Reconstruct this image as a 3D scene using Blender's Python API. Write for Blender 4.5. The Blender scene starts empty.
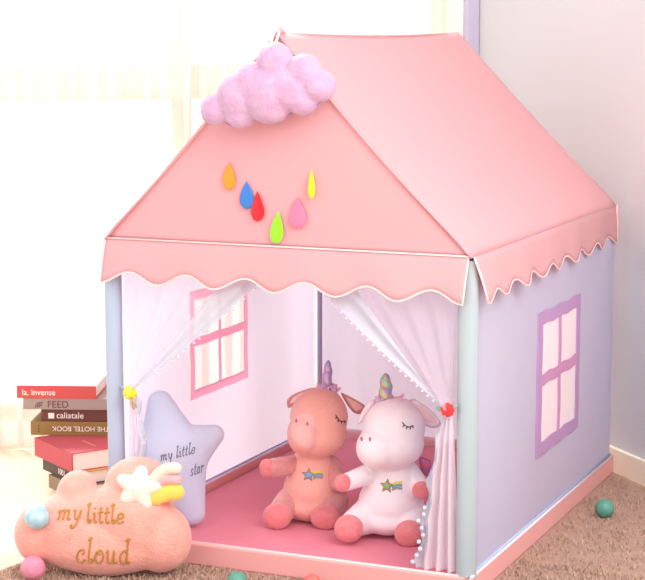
import bpy, bmesh, math, random
from mathutils import Vector, Matrix, Euler
from mathutils.bvhtree import BVHTree
random.seed(4)
PI = math.pi
S = bpy.context.scene
COL = S.collection

# ------------------------------------------------------------------ camera
FPX, CAM, YAW, PITCH = 1762.14, Vector((2.3103, -3.9008, 1.3543)), 0.4104, 0.1445
cd = bpy.data.cameras.new('camera'); cam = bpy.data.objects.new('camera', cd); COL.objects.link(cam)
cd.sensor_width = 36; cd.lens = FPX / 645 * 36; cd.clip_start = .05
cam.location = CAM; cam.rotation_euler = (PI / 2 - PITCH, 0, YAW); S.camera = cam
# ------------------------------------------------------------------ light and exposure
w = bpy.data.worlds.new('world'); S.world = w; w.use_nodes = True
w.node_tree.nodes['Background'].inputs[0].default_value = (1, .975, .975, 1)
w.node_tree.nodes['Background'].inputs[1].default_value = 1.45
sd = bpy.data.lights.new('sun', 'SUN'); sd.energy = 9; sd.angle = math.radians(14); sd.color = (1, .95, .89)
sun = bpy.data.objects.new('sun', sd); COL.objects.link(sun)
sun.rotation_euler = Vector((.66, -.55, -.62)).to_track_quat('-Z', 'Y').to_euler(); sun.location = (-3, 3, 3)
ad = bpy.data.lights.new('fill_softlight', 'AREA'); ad.energy = 60; ad.shape = 'RECTANGLE'; ad.size = 1.8; ad.size_y = 1.4; ad.color = (1, .95, .93)  # added fill lamp out of view, brightens the tent from the front right
al = bpy.data.objects.new('fill_softlight', ad); COL.objects.link(al)
al.location = (2.5, -1.2, 2.4); al.rotation_euler = (Vector((.7, .4, .4)) - al.location).to_track_quat('-Z', 'Y').to_euler()
S.view_settings.view_transform = 'Standard'; S.view_settings.look = 'None'
S.view_settings.gamma = 1; S.view_settings.exposure = 0.16; S.view_settings.use_curve_mapping = False

# ------------------------------------------------------------------ helpers
def lin(c): return tuple(((v / 255) / 12.92 if v / 255 <= .04045 else ((v / 255 + .055) / 1.055) ** 2.4) for v in c) + (1,)

def mat(name, rgb, rough=.8, sheen=0, transl=0, transp=0, bump=0, bscale=200, rgb2=None, nscale=8, spec=.3, coord='Object', detail=3):
    m = bpy.data.materials.new(name); m.use_nodes = True
    nt = m.node_tree; N = nt.nodes; L = nt.links; b = N['Principled BSDF']; out = N['Material Output']
    b.inputs['Base Color'].default_value = lin(rgb); b.inputs['Roughness'].default_value = rough
    b.inputs['Specular IOR Level'].default_value = spec; b.inputs['Sheen Weight'].default_value = sheen
    b.inputs['Sheen Roughness'].default_value = .6
    m.diffuse_color = lin(rgb)
    tc = N.new('ShaderNodeTexCoord'); col = None
    if rgb2:
        n = N.new('ShaderNodeTexNoise'); n.inputs['Scale'].default_value = nscale; n.inputs['Detail'].default_value = detail
        L.new(tc.outputs[coord], n.inputs['Vector'])
        r = N.new('ShaderNodeValToRGB'); r.color_ramp.elements[0].color = lin(rgb); r.color_ramp.elements[1].color = lin(rgb2)
        r.color_ramp.elements[0].position = .3; r.color_ramp.elements[1].position = .7
        L.new(n.outputs['Fac'], r.inputs[0]); L.new(r.outputs[0], b.inputs['Base Color']); col = r.outputs[0]
    if bump:
        n = N.new('ShaderNodeTexNoise'); n.inputs['Scale'].default_value = bscale; n.inputs['Detail'].default_value = 3
        L.new(tc.outputs[coord], n.inputs['Vector'])
        bp = N.new('ShaderNodeBump'); bp.inputs['Strength'].default_value = bump; bp.inputs['Distance'].default_value = .004
        L.new(n.outputs['Fac'], bp.inputs['Height']); L.new(bp.outputs[0], b.inputs['Normal'])
    sh = b.outputs[0]
    if transl:
        t = N.new('ShaderNodeBsdfTranslucent'); t.inputs[0].default_value = lin(rgb)
        if col: L.new(col, t.inputs[0])
        x = N.new('ShaderNodeMixShader'); x.inputs[0].default_value = transl
        L.new(sh, x.inputs[1]); L.new(t.outputs[0], x.inputs[2]); sh = x.outputs[0]
    if transp:
        t = N.new('ShaderNodeBsdfTransparent')
        x = N.new('ShaderNodeMixShader'); x.inputs[0].default_value = transp
        L.new(sh, x.inputs[1]); L.new(t.outputs[0], x.inputs[2]); sh = x.outputs[0]
    L.new(sh, out.inputs[0])
    return m

def mesh_obj(name, bm, m, parent=None, smooth=True, loc=None):
    me = bpy.data.meshes.new(name)
    bmesh.ops.recalc_face_normals(bm, faces=bm.faces) if len(bm.faces) else None
    bm.to_mesh(me); bm.free()
    if m: me.materials.append(m)
    for p in me.polygons: p.use_smooth = smooth
    o = bpy.data.objects.new(name, me); COL.objects.link(o)
    if parent: o.parent = parent
    if loc is not None: o.location = loc
    return o

def tag(o, label=None, cat=None, group=None, kind=None):
    if label: o['label'] = label
    if cat: o['category'] = cat
    if group: o['group'] = group
    if kind: o['kind'] = kind
    return o

def empty(name, loc, rz=0):
    o = bpy.data.objects.new(name, None); COL.objects.link(o); o.empty_display_size = .05
    o.location = loc; o.rotation_euler = (0, 0, rz); return o

def add_box(bm, x0, x1, y0, y1, z0, z1, bevel=0, M=None):
    r = bmesh.ops.create_cube(bm, size=1)['verts']
    for v in r: v.co = Vector(((x0 + x1) / 2 + v.co.x * (x1 - x0), (y0 + y1) / 2 + v.co.y * (y1 - y0), (z0 + z1) / 2 + v.co.z * (z1 - z0)))
    if bevel:
        es = list({e for v in r for e in v.link_edges})
        g = bmesh.ops.bevel(bm, geom=es, offset=bevel, segments=2, affect='EDGES', profile=.5)
        r = list({v for f in g['faces'] for v in f.verts} | {v for v in r if v.is_valid})
    if M is not None:
        for v in r: v.co = M @ v.co

def box(name, m, parent, *a, bevel=0, smooth=False):
    bm = bmesh.new(); add_box(bm, *a, bevel=bevel); return mesh_obj(name, bm, m, parent, smooth)

def add_tube(bm, pts, r, n=8, closed=False):
    pts = [Vector(p) for p in pts]; rings = []
    k = len(pts); up = Vector((0, 0, 1))
    prev = None
    for i, p in enumerate(pts):
        a = pts[(i - 1) % k] if (closed or i > 0) else p; b = pts[(i + 1) % k] if (closed or i < k - 1) else p
        t = (b - a).normalized() if (b - a).length > 1e-9 else Vector((1, 0, 0))
        if prev is None:
            q = t.orthogonal().normalized()
        else:
            q = prev - t * prev.dot(t)
            q = q.normalized() if q.length > 1e-6 else t.orthogonal().normalized()
        prev = q; c = t.cross(q)
        rr = r[i] if isinstance(r, (list, tuple)) else r
        rings.append([bm.verts.new(p + (q * math.cos(2 * PI * j / n) + c * math.sin(2 * PI * j / n)) * rr) for j in range(n)])
    m = k if closed else k - 1
    for i in range(m):
        A, B = rings[i], rings[(i + 1) % k]
        for j in range(n): bm.faces.new((A[j], A[(j + 1) % n], B[(j + 1) % n], B[j]))
    if not closed:
        bm.faces.new(rings[0][::-1]); bm.faces.new(rings[-1])

def tube(name, m, parent, pts, r, n=8, closed=False):
    bm = bmesh.new(); add_tube(bm, pts, r, n, closed); return mesh_obj(name, bm, m, parent)

def add_lathe(bm, prof, M=Matrix(), n=24):
    rings = []
    for (r, z) in prof: rings.append([bm.verts.new(M @ Vector((r * math.cos(2 * PI * j / n), r * math.sin(2 * PI * j / n), z))) for j in range(n)])
    for A, B in zip(rings, rings[1:]):
        for j in range(n): bm.faces.new((A[j], A[(j + 1) % n], B[(j + 1) % n], B[j]))
    bm.faces.new(rings[0][::-1]); bm.faces.new(rings[-1])

def grid(bm, fn, nu, nv):
    V = [[bm.verts.new(fn(i / nu, j / nv)) for j in range(nv + 1)] for i in range(nu + 1)]
    for i in range(nu):
        for j in range(nv): bm.faces.new((V[i][j], V[i + 1][j], V[i + 1][j + 1], V[i][j + 1]))
    return V

def sheet(name, m, parent, fn, nu, nv, thick=0, smooth=True):
    bm = bmesh.new(); grid(bm, fn, nu, nv)
    o = mesh_obj(name, bm, m, parent, smooth)
    if thick:
        md = o.modifiers.new('s', 'SOLIDIFY'); md.thickness = thick; md.offset = 0
    return o

def prism(name, m, parent, outline, axis, t, bevel=0, smooth=False):
    """outline: list of 3D points (planar), extruded by vector t"""
    bm = bmesh.new(); t = Vector(t)
    A = [bm.verts.new(Vector(p)) for p in outline]; B = [bm.verts.new(Vector(p) + t) for p in outline]
    n = len(A); bm.faces.new(A); bm.faces.new(B[::-1])
    for i in range(n): bm.faces.new((A[i], B[i], B[(i + 1) % n], A[(i + 1) % n]))
    if bevel: bmesh.ops.bevel(bm, geom=bm.edges[:], offset=bevel, segments=2, affect='EDGES')
    return mesh_obj(name, bm, m, parent, smooth)

# camera rays: used to measure where things stand in the room
_c, _s, _cp, _sp = math.cos(YAW), math.sin(YAW), math.cos(PITCH), math.sin(PITCH)
RV = Vector((_c, _s, 0)); FV = Vector((-_s * _cp, _c * _cp, -_sp)); UV = Vector((-_s * _sp, _c * _sp, _cp))
def ray(px, py): return FV + RV * ((px - 322.5) / FPX) + UV * ((290 - py) / FPX)
def on_plane(px, py, P, n):
    d = ray(px, py); n = Vector(n); return CAM + d * ((Vector(P) - CAM).dot(n) / d.dot(n))
def on_z(px, py, z=0): return on_plane(px, py, (0, 0, z), (0, 0, 1))
def on_y(px, py, y=0): return on_plane(px, py, (0, y, 0), (0, 1, 0))
def on_x(px, py, x=0): return on_plane(px, py, (x, 0, 0), (1, 0, 0))

class Frame:
    """local frame of a thing: x along its width, y away from the viewer's side, z up"""
    def __init__(s, loc, ang):
        s.loc = Vector(loc); s.a = ang
        s.X = Vector((math.cos(ang), math.sin(ang), 0)); s.Y = Vector((-math.sin(ang), math.cos(ang), 0))
        s.s = FPX / (s.loc - CAM).dot(FV); s.k = math.cos(YAW - ang)
    def __call__(s, px, py, ly=0):
        q = on_plane(px, py, s.loc + s.Y * ly, s.Y) - s.loc
        return Vector((q.dot(s.X), q.dot(s.Y), q.z))
    def w(s, p): return p / s.s / s.k
    def h(s, p): return p / s.s

def blob(bm, c, r, rot=0, sub=3, rotz=0, rotx=0):
    M = Matrix.Translation(c) @ Matrix.Rotation(rotz, 4, 'Z') @ Matrix.Rotation(rot, 4, 'Y') @ Matrix.Rotation(rotx, 4, 'X') @ Matrix.Diagonal((r[0], r[1], r[2], 1))
    bmesh.ops.create_icosphere(bm, subdivisions=sub, radius=1, matrix=M)

def capsule(bm, a, b, ra, rb, n=8, flat=1):
    a, b = Vector(a), Vector(b)
    for i in range(n + 1):
        t = i / n; c = a.lerp(b, t); r = ra + (rb - ra) * t
        bmesh.ops.create_icosphere(bm, subdivisions=3, radius=1, matrix=Matrix.Translation(c) @ Matrix.Diagonal((r, r * flat, r, 1)))

def plush(name, bm, m, parent, voxel=.005, smooth_it=6, factor=.6, noise=0):
    me = bpy.data.meshes.new('tmp'); bm.to_mesh(me); bm.free()
    o = bpy.data.objects.new('tmp', me); COL.objects.link(o)
    r = o.modifiers.new('r', 'REMESH'); r.mode = 'VOXEL'; r.voxel_size = voxel
    k = o.modifiers.new('k', 'SMOOTH'); k.iterations = smooth_it; k.factor = factor
    if noise:
        tx = bpy.data.textures.new('fuzz', 'CLOUDS'); tx.noise_scale = .009; tx.noise_depth = 2
        d = o.modifiers.new('d', 'DISPLACE'); d.texture = tx; d.strength = noise; d.mid_level = .5
    dg = bpy.context.evaluated_depsgraph_get(); dg.update()
    nm = bpy.data.meshes.new_from_object(o.evaluated_get(dg)); nm.name = name
    bpy.data.objects.remove(o); bpy.data.meshes.remove(me)
    nm.materials.clear(); nm.materials.append(m)
    for p in nm.polygons: p.use_smooth = True
    q = bpy.data.objects.new(name, nm); COL.objects.link(q)
    if parent: q.parent = parent
    return q

def tree_of(*objs):
    """surface of freshly built meshes (in their own local frame)"""
    V, F = [], []
    for o in objs:
        k = len(V); V += [v.co.copy() for v in o.data.vertices]; F += [[i + k for i in p.vertices] for p in o.data.polygons]
    return BVHTree.FromPolygons(V, F)

def onto(tree, fr, px, py, lift=.001):
    """where the sight line through a point of the photograph meets a plush surface, in the thing's local frame"""
    o = CAM - fr.loc; o = Vector((o.dot(fr.X), o.dot(fr.Y), o.z))
    d = ray(px, py); d = Vector((d.dot(fr.X), d.dot(fr.Y), d.z)).normalized()
    h, n, i, t = tree.ray_cast(o, d)
    if h is None: return None
    if n.dot(d) > 0: n = -n
    return h + n * lift

def spline(pts, n=5, closed=False):
    P = [Vector((p[0], p[1])) for p in pts]
    if len(P) < 3: return [P[0].lerp(P[-1], i / n) for i in range(n + 1)]
    out = []; k = len(P)
    for i in range(k if closed else k - 1):
        g = (lambda j: P[j % k]) if closed else (lambda j: P[max(0, min(k - 1, j))])
        a, b, c, d = g(i - 1), g(i), g(i + 1), g(i + 2)
        for j in range(n):
            t = j / n
            out.append(.5 * (2 * b + (c - a) * t + (2 * a - 5 * b + 4 * c - d) * t * t + (3 * b - a - 3 * c + d) * t ** 3))
    if not closed: out.append(P[-1])
    return out

def stitch(name, m, parent, tree, fr, strokes, r, n=6, lift=.001, closed=False):
    bm = bmesh.new()
    for st in strokes:
        q = [onto(tree, fr, p.x, p.y, lift) for p in spline(st, 5, closed)]
        q = [v for v in q if v is not None]
        if len(q) > 1: add_tube(bm, q, r, n)
    return mesh_obj(name, bm, m, parent)

GLYPH = {
 'm': (1.45, [[(-.05, .8), (.1, 1), (.15, .6), (.13, 0)], [(.14, .65), (.38, 1), (.58, .9), (.6, 0)], [(.6, .65), (.85, 1), (1.05, .9), (1.06, .2), (1.2, 0), (1.35, .15)]]),
 'y': (.95, [[(-.05, .85), (.08, 1), (.2, .3), (.4, .05), (.6, .3), (.72, 1)], [(.74, 1), (.62, -.2), (.4, -.8), (.12, -.85), (.05, -.6), (.2, -.55)]]),
 'l': (.55, [[(-.02, 1.7), (.14, 1.95), (.34, 1.85)], [(.18, 1.9), (.12, 1), (.1, .25), (.25, 0), (.45, .1), (.42, .32), (.3, .28)]]),
 'i': (.5, [[(-.02, .8), (.14, 1), (.15, .2), (.28, 0), (.44, .15)], [(.1, 1.4), (.2, 1.48)]]),
 't': (.6, [[(.24, 1.6), (.18, .9), (.18, .2), (.32, 0), (.52, .15)], [(-.02, 1.0), (.25, 1.12), (.5, 1.08)]]),
 'e': (.85, [[(.08, .5), (.4, .52), (.7, .66), (.58, .96), (.28, .98), (.04, .55), (.12, .12), (.42, 0), (.75, .25)]]),
 'c': (.9, [[(.55, .62), (.68, .85), (.5, 1.02), (.18, .85), (.02, .42), (.18, .06), (.5, 0), (.8, .25)]]),
 'o': (.95, [[(.42, 1), (.12, .82), (.02, .4), (.2, .03), (.52, .03), (.78, .42), (.62, .88), (.36, 1), (.3, .72), (.45, .62)]]),
 'u': (1.1, [[(-.04, .8), (.1, 1), (.1, .3), (.3, 0), (.56, .2), (.66, 1)], [(.66, 1), (.68, .2), (.82, 0), (1.0, .15)]]),
 'd': (1.05, [[(.6, .85), (.3, 1), (.03, .5), (.18, .04), (.45, .05), (.64, .5)], [(.48, 1.8), (.66, 1.95), (.84, 1.85)], [(.68, 1.95), (.64, .9), (.66, .2), (.8, 0), (.96, .15)]]),
 's': (.75, [[(.58, .78), (.4, 1), (.1, .85), (.2, .55), (.5, .35), (.45, .05), (.15, 0), (.02, .25)]]),
 'a': (.9, [[(.58, .8), (.3, 1), (.03, .5), (.22, .02), (.5, .2), (.6, .6)], [(.62, 1), (.6, .2), (.8, 0)]]),
 'r': (.7, [[(-.02, .9), (.1, 1), (.12, .5), (.12, 0)], [(.12, .6), (.35, 1), (.58, .92), (.55, .75)]]),
}
def word(txt, x, y, u, vx=(1, 0), vy=(0, -1)):
    st = []; cx = 0
    for ch in txt:
        w_, g = GLYPH[ch]
        for s in g: st.append([(x + (cx + a) * u * vx[0] + b * u * vy[0], y + (cx + a) * u * vx[1] + b * u * vy[1]) for a, b in s])
        cx += w_ + .12
    return st

def font_text(name, m, parent, txt, M, size, sx=1, ext=.0006):
    c = bpy.data.curves.new('t', 'FONT'); c.body = txt; c.size = size; c.extrude = ext; c.align_x = 'LEFT'
    o = bpy.data.objects.new('t', c); COL.objects.link(o)
    dg = bpy.context.evaluated_depsgraph_get(); dg.update()
    me = bpy.data.meshes.new_from_object(o.evaluated_get(dg)); bpy.data.objects.remove(o)
    me.transform(Matrix.Diagonal((sx, 1, 1, 1))); me.transform(M); me.materials.clear(); me.materials.append(m)
    q = bpy.data.objects.new(name, me); COL.objects.link(q); q.parent = parent; return q

# ------------------------------------------------------------------ materials
PINKROOF = mat('roof_fabric', (237, 184, 188), .85, .15, .4, bump=.12, bscale=60)
LAV = mat('wall_fabric', (204, 206, 226), .9, .1, .4, bump=.1, bscale=50, rgb2=(201, 205, 229), nscale=3)
INNER = mat('left_wall_fabric', (227, 224, 243), .9, .1, .5, bump=.1, bscale=50)
SLEEVE_B = mat('blue_grey_fabric', (174, 188, 210), .9, .1, .1)
SLEEVE_G = mat('grey_green_fabric', (172, 184, 190), .9, .1, .1)
BAND = mat('base_band_fabric', (240, 172, 168), .9, .1, .1, bump=.15, bscale=40)
BANDP = mat('pale_band_fabric', (250, 214, 210), .9, .1, .1, bump=.15, bscale=40)
PIPE = mat('pale_piping', (236, 226, 236), .7)
PIPEB = mat('blue_piping', (176, 190, 224), .7)
PIPER = mat('pale_pink_piping', (246, 204, 200), .7)
MAT = mat('mat_fabric', (224, 126, 146), .9, .1, bump=.25, bscale=45, rgb2=(224, 132, 150), nscale=5)
WTRIM = mat('window_trim_pink', (232, 164, 194), .8, 0, .5)
WCROSS = mat('window_cross_pink', (246, 178, 208), .8, 0, .5)
WCROSS2 = mat('window_cross_mauve', (216, 158, 200), .8, 0, .2)
WTRIM2 = mat('window_trim_purple', (200, 160, 206), .8, 0, .2)
NETW = mat('clear_window_net', (250, 240, 246), .6, 0, .3, .72)
NETP = mat('pale_pink_net', (255, 246, 249), .6, 0, .3, .03)
SHEER = mat('sheer_net', (240, 230, 246), .8, 0, .4, .72)
SHEERD = mat('sheer_lower_net', (244, 238, 246), .8, 0, .3, .28)
LACE = mat('lace_hem', (214, 222, 232), .8, 0, .3, .28, bump=.5, bscale=150)
POM = mat('white_pompom', (214, 212, 226), .9, .3)
POLE = mat('painted_pole', (184, 176, 206), .4)
WHITE = mat('white_paint', (250, 250, 250), .5)

# ------------------------------------------------------------------ room shell
ANG = math.radians(44)
TB = Vector((math.cos(ANG), math.sin(ANG), 0)); NB = Vector((TB.y, -TB.x, 0))     # along the window wall / into the room
Wc = Vector((-.889, .905, 0)); CORN = NB * (Wc.dot(NB) - .1) + TB * Vector((1.05, 1.355, 0)).dot(TB)
room_rz = ANG
def RM(o): o.location = CORN; o.rotation_euler = (0, 0, ANG); return o    # room-local: x along window wall (corner at 0), -y into the room

FLOOR = mat('pale_floor', (226, 208, 186), .7, 0, bump=.05, bscale=40, rgb2=(220, 198, 174), nscale=5)
RUGM = mat('rug_weave', (178, 143, 126), .95, .1, bump=.6, bscale=90, rgb2=(168, 132, 116), nscale=14, spec=.1)
WALLR = mat('painted_wall', (205, 203, 206), .8, bump=.03, bscale=80)
WALLB = mat('window_wall_paint', (236, 230, 226), .8)
CREAM = mat('cream_trim', (246, 236, 216), .5)
TRIM = mat('lavender_trim', (186, 180, 202), .6)
FRAME = mat('beige_window_frame', (198, 180, 154), .6)
GLASS = mat('window_glass', (255, 255, 255), .05, 0, 0, .94)
CURT = mat('sheer_room_curtain', (240, 235, 228), .9, 0, .15, .5)

bm = bmesh.new(); add_box(bm, -3.2, 3.2, -5.0, .12, -.1, 0)
tag(RM(mesh_obj('floor', bm, FLOOR, smooth=False)), kind='structure')
ZT = 2.5
bm = bmesh.new()                                    # window wall with one wide opening
add_box(bm, -3.2, -2.95, 0, .12, 0, ZT); add_box(bm, -.1, 0, 0, .12, 0, ZT)
add_box(bm, -2.95, -.1, 0, .12, 0, .06); add_box(bm, -2.95, -.1, 0, .12, 2.3, ZT)
tag(RM(mesh_obj('wall_back', bm, WALLB, smooth=False)), kind='structure')
bm = bmesh.new(); add_box(bm, 0, .1, -3.4, .12, 0, ZT)
tag(RM(mesh_obj('wall_right', bm, WALLR, smooth=False)), kind='structure')
bm = bmesh.new(); add_box(bm, -.014, -.0005, -3.4, -.0005, 0, .075, bevel=.003)
tag(RM(mesh_obj('baseboard_right', bm, CREAM, smooth=False)), kind='structure')
bm = bmesh.new(); add_box(bm, -.05, -.0005, -.035, -.0005, 0.076, ZT, bevel=.004)
tag(RM(mesh_obj('trim_1', bm, TRIM, smooth=False)), kind='structure')
win = RM(empty('window_1', CORN, ANG)); tag(win, kind='structure')
bm = bmesh.new()
for a in [(-2.95, -.1, .03, .08, .06, .12), (-2.95, -.1, .03, .08, 2.24, 2.3), (-2.95, -2.89, .03, .08, .12, 2.24), (-.16, -.1, .03, .08, .12, 2.24)]: add_box(bm, *a)
mesh_obj('window_frame', bm, FRAME, win, False)
box('transom', FRAME, win, -2.89, -.16, .03, .08, 1.135, 1.25, bevel=.004)
for x in (-2.0, -1.08): box('mullion', FRAME, win, x - .03, x + .03, .032, .078, .12, 2.24)
box('pane', GLASS, win, -2.89, -.16, .05, .054, .12, 2.24)

# sheer floor-length curtains in front of the window
def room_curtain(x0, x1, seed, label):
    rnd = random.Random(seed); ph = [rnd.random() * 6 for _ in range(4)]
    def fn(u, v):
        x = x0 + (x1 - x0) * u
        y = -.1 + .020 * math.sin(x * 46 + ph[0]) + .012 * math.sin(x * 91 + ph[1]) + .008 * math.sin(x * 23 + ph[2])
        return (x + .004 * math.sin(v * 5 + x * 30) + .020 * math.sin(2 * (x * 46 + ph[0])) + .008 * math.sin(x * 91 * 2 + ph[1]), y * (1 + .06 * (1 - v)), .012 + v * 2.36)
    t = empty('window_curtain', CORN, ANG); tag(t, label, 'curtain', 'sheer curtains at the window')
    sheet('fabric', CURT, t, fn, 420, 10)
    sheet('hem', CURT, t, lambda u, v: (lambda p: (p[0], p[1] - .003, .012 + v * .09))(fn(u, 0)), 420, 2)
    return t
room_curtain(-3.0, -1.32, 1, 'white sheer floor-length window curtain at the left, behind the stack of books')
room_curtain(-1.315, -.12, 2, 'white sheer window curtain behind the pink roof, nearest the right wall')
tube('curtain_rail', WHITE, None, [CORN + TB * -3.1 - NB * -.1 + Vector((0, 0, 2.385)), CORN + TB * -.06 - NB * -.1 + Vector((0, 0, 2.385))], .012)
tag(bpy.data.objects['curtain_rail'], 'white rail that carries the sheer window curtains', 'curtain rail')

# ------------------------------------------------------------------ play tent
W, D, EZ, HZ, BZ = .9966, 1.3584, .8366, 1.3572, .058
tent = empty('play_tent', (0, 0, 0))
tag(tent, "pink and lavender child's house-shaped play tent with scalloped roof", 'tent')

def wall_with_hole(name, m, x, y0, y1, z0, z1, hy0, hy1, hz0, hz1):
    bm = bmesh.new()
    ys = sorted(set([y0 + (y1 - y0) * i / 30 for i in range(31)] + [hy0, hy1])); zs = sorted(set([z0 + (z1 - z0) * i / 20 for i in range(21)] + [hz0, hz1]))
    V = {(i, j): bm.verts.new((x + .003 * math.sin(y * 7 + z * 3) * math.sin(PI * (y - y0) / (y1 - y0)), y, z)) for i, y in enumerate(ys) for j, z in enumerate(zs)}
    for i in range(len(ys) - 1):
        for j in range(len(zs) - 1):
            yc, zc = (ys[i] + ys[i + 1]) / 2, (zs[j] + zs[j + 1]) / 2
            if hy0 < yc < hy1 and hz0 < zc < hz1: continue
            bm.faces.new((V[i, j], V[i + 1, j], V[i + 1, j + 1], V[i, j + 1]))
    return mesh_obj(name, bm, m, tent)

def tent_window(panel, x, y0, y1, z0, z1, tm, net, wv, bw, mw, side):
    """printed-ribbon window: outer band, cross bars, net behind"""
    rnd = random.Random(int(x * 10) + 3)
    bm = bmesh.new(); t = .004
    def strip(ya, yb, za, zb, vert):
        n = 10
        def fn(u, v, o):
            if vert: z = za + (zb - za) * u; y = ya + (yb - ya) * v + wv * math.sin(z * 40 + ya * 9); return (x + o, y, z)
            y = ya + (yb - ya) * u; z = za + (zb - za) * v + wv * math.sin(y * 45 + za * 9); return (x + o, y, z)
        if side > 0:
            grid(bm, lambda u, v: fn(u, v, .002), n, 1); return
        A = grid(bm, lambda u, v: fn(u, v, t), n, 1); B = grid(bm, lambda u, v: fn(u, v, -t), n, 1)
        for i in range(n):
            for j in (0, 1): bm.faces.new((A[i][j], A[i + 1][j], B[i + 1][j], B[i][j]))
        for i in (0, n): bm.faces.new((A[i][0], A[i][1], B[i][1], B[i][0]))
    strip(y0 - bw, y0, z0 - bw, z1 + bw, True); strip(y1, y1 + bw, z0 - bw, z1 + bw, True)
    strip(y0, y1, z1, z1 + bw, False); strip(y0, y1, z0 - bw, z0, False)
    o = mesh_obj('window_border', bm, tm, panel, False)
    bm = bmesh.new(); ym = (y0 + y1) / 2; zm = z0 + (z1 - z0) * .53
    strip(ym - mw / 2, ym + mw / 2, z0, z1, True); strip(y0, ym - mw / 2, zm - mw * .7, zm + mw * .7, False); strip(ym + mw / 2, y1, zm - mw * .7, zm + mw * .7, False)
    mesh_obj('window_cross', bm, WCROSS if x < .5 else WCROSS2, panel, False)
    box('window_net', net, panel, x - .0012, x + .0012, y0 - .005, y1 + .005, z0 - .005, z1 + .005)

lp = wall_with_hole('side_panel', INNER, 0, .01, D - .01, BZ - .02, EZ, .466, .834, .321, .629)
tent_window(lp, 0, .49, .81, .345, .605, WTRIM, NETW, .001, .026, .018, 1)
lp['label'] = 'left side panel with a clear net window'
rp = wall_with_hole('side_panel', LAV, W, .01, D - .01, BZ - .02, EZ, .585, .925, .265, .585)
tent_window(rp, W, .585, .925, .265, .585, WTRIM2, NETP, .0025, .035, .022, -1)
rp['label'] = 'right side panel with a purple-framed window'
sheet('back_panel', INNER, tent, lambda u, v: (.01 + (W - .02) * u, D + .003 * math.sin(u * 9), BZ - .02 + (EZ - BZ + .02) * v), 20, 12)
# poles and the sleeves that cover the front pair
for (px_, py_) in ((.022, D - .022), (W - .022, D - .022), (.022, .02), (W - .02, .02)):
    tube('pole', POLE, tent, [(px_, py_, .036), (px_, py_, EZ)], .0085, 10)
for a, b in (((.022, .02, EZ - .01), (.022, D - .02, EZ - .01)), ((W - .022, .02, EZ - .01), (W - .022, D - .02, EZ - .01)), ((W / 2, .02, HZ - .035), (W / 2, D - .05, HZ - .035))):
    tube('roof_pole', POLE, tent, [a, b], .0085, 10)
for yy in (.02, D - .02):
    tube('roof_pole', POLE, tent, [(.022, yy, EZ - .01), (W / 2, yy - (.03 if yy > 1 else 0), HZ - .035), (W - .022, yy, EZ - .01)], .0085, 10)
    tube('roof_pole', POLE, tent, [(.022, yy + (.012 if yy < 1 else -.012), EZ - .012), (W - .022, yy + (.012 if yy < 1 else -.012), EZ - .012)], .0085, 10)
def sleeve(cx, m, rx, ry):
    def fn(u, v):
        a = 2 * PI * u; k = 1 + .05 * math.sin(3 * a + v * 4)
        return (cx + rx * k * math.cos(a), .02 + ry * k * math.sin(a), BZ - .01 + (EZ - BZ) * v)
    return sheet('pole_sleeve', m, tent, fn, 24, 12)
sleeve(.015, SLEEVE_B, .022, .022)['label'] = 'blue-grey sleeve on the left front pole'
sleeve(W - .014, SLEEVE_G, .025, .026)['label'] = 'grey-green sleeve on the right front pole'
# bands round the foot of the walls, with piping
for nm, a in (('front', (-.008, W + .008, -.012, .010, 0.002, BZ)), ('back', (-.008, W + .008, D - .010, D + .010, 0.002, BZ)),
              ('left', (-.010, .012, -.012, D + .010, 0.002, BZ)), ('right', (W - .012, W + .010, -.012, D + .010, 0.002, BZ))):
    b = box('base_band', BANDP if nm == 'back' else BAND, tent, *a, bevel=.004)
    x0, x1, y0, y1, z0, z1 = a
    if nm in ('front', 'back'):
        tube('band_piping', PIPER if nm == 'front' else PIPE, b, [(x0 + .01, (y0 + y1) / 2, z1), (x1 - .01, (y0 + y1) / 2, z1)], .0042)
    else:
        tube('band_piping', PIPE, b, [((x0 + x1) / 2 + (.008 if nm == 'left' else .008), y0 + .01, z1), ((x0 + x1) / 2 + .008, y1 - .01, z1)], .0038)
        tube('band_piping', PIPEB, b, [((x0 + x1) / 2 + .004, y0 + .02, z1 + .006), ((x0 + x1) / 2 + .004, y1 - .02, z1 + .006)], .0028)
# roof
def slope(x_e, sgn):
    def fn(u, v):
        y = -.016 + (D + .010 - .035 * v) * u
        sag = .012 * math.sin(PI * u) * (.4 + .6 * math.sin(PI * v)) + .012 * math.sin(PI * v) * (1 - u * .5)
        x = x_e + (W / 2 - x_e) * v; z = EZ + (HZ - EZ) * v
        if v > .999: sag = .010 * math.sin(PI * u)
        rnd = .010 * max(0, 1 - v / .06)
        return (x - sgn * (0.55 * sag) - sgn * rnd * .4, y, z - sag * .8 - rnd * .2)
    return sheet('roof_panel', PINKROOF, tent, fn, 40, 32, .003)
slope(.008, -1); slope(W + .006, 1)
# gables
def gable(y, n):
    bm = bmesh.new(); xl, xr = .012, W - .004
    def fn(u, v):
        k = v * .985
        x = (xl + (W / 2 - xl) * k) * (1 - u) + (xr + (W / 2 - xr) * k) * u
        return (x, y + n * .004 * math.sin(PI * u) * math.sin(PI * v), EZ + (HZ - EZ) * k - .004)
    return sheet('gable_panel', PINKROOF, tent, fn, 30, 30, .002)
gable(-.006, -1); gable(D - .03, 1)
tube('ridge_tip', PINKROOF, tent, [(W / 2, -.016, HZ - .012), (W / 2, -.014, HZ), (W / 2, .0, HZ + .006), (W / 2, .03, HZ)], [.006, .010, .010, .004], 10)
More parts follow.
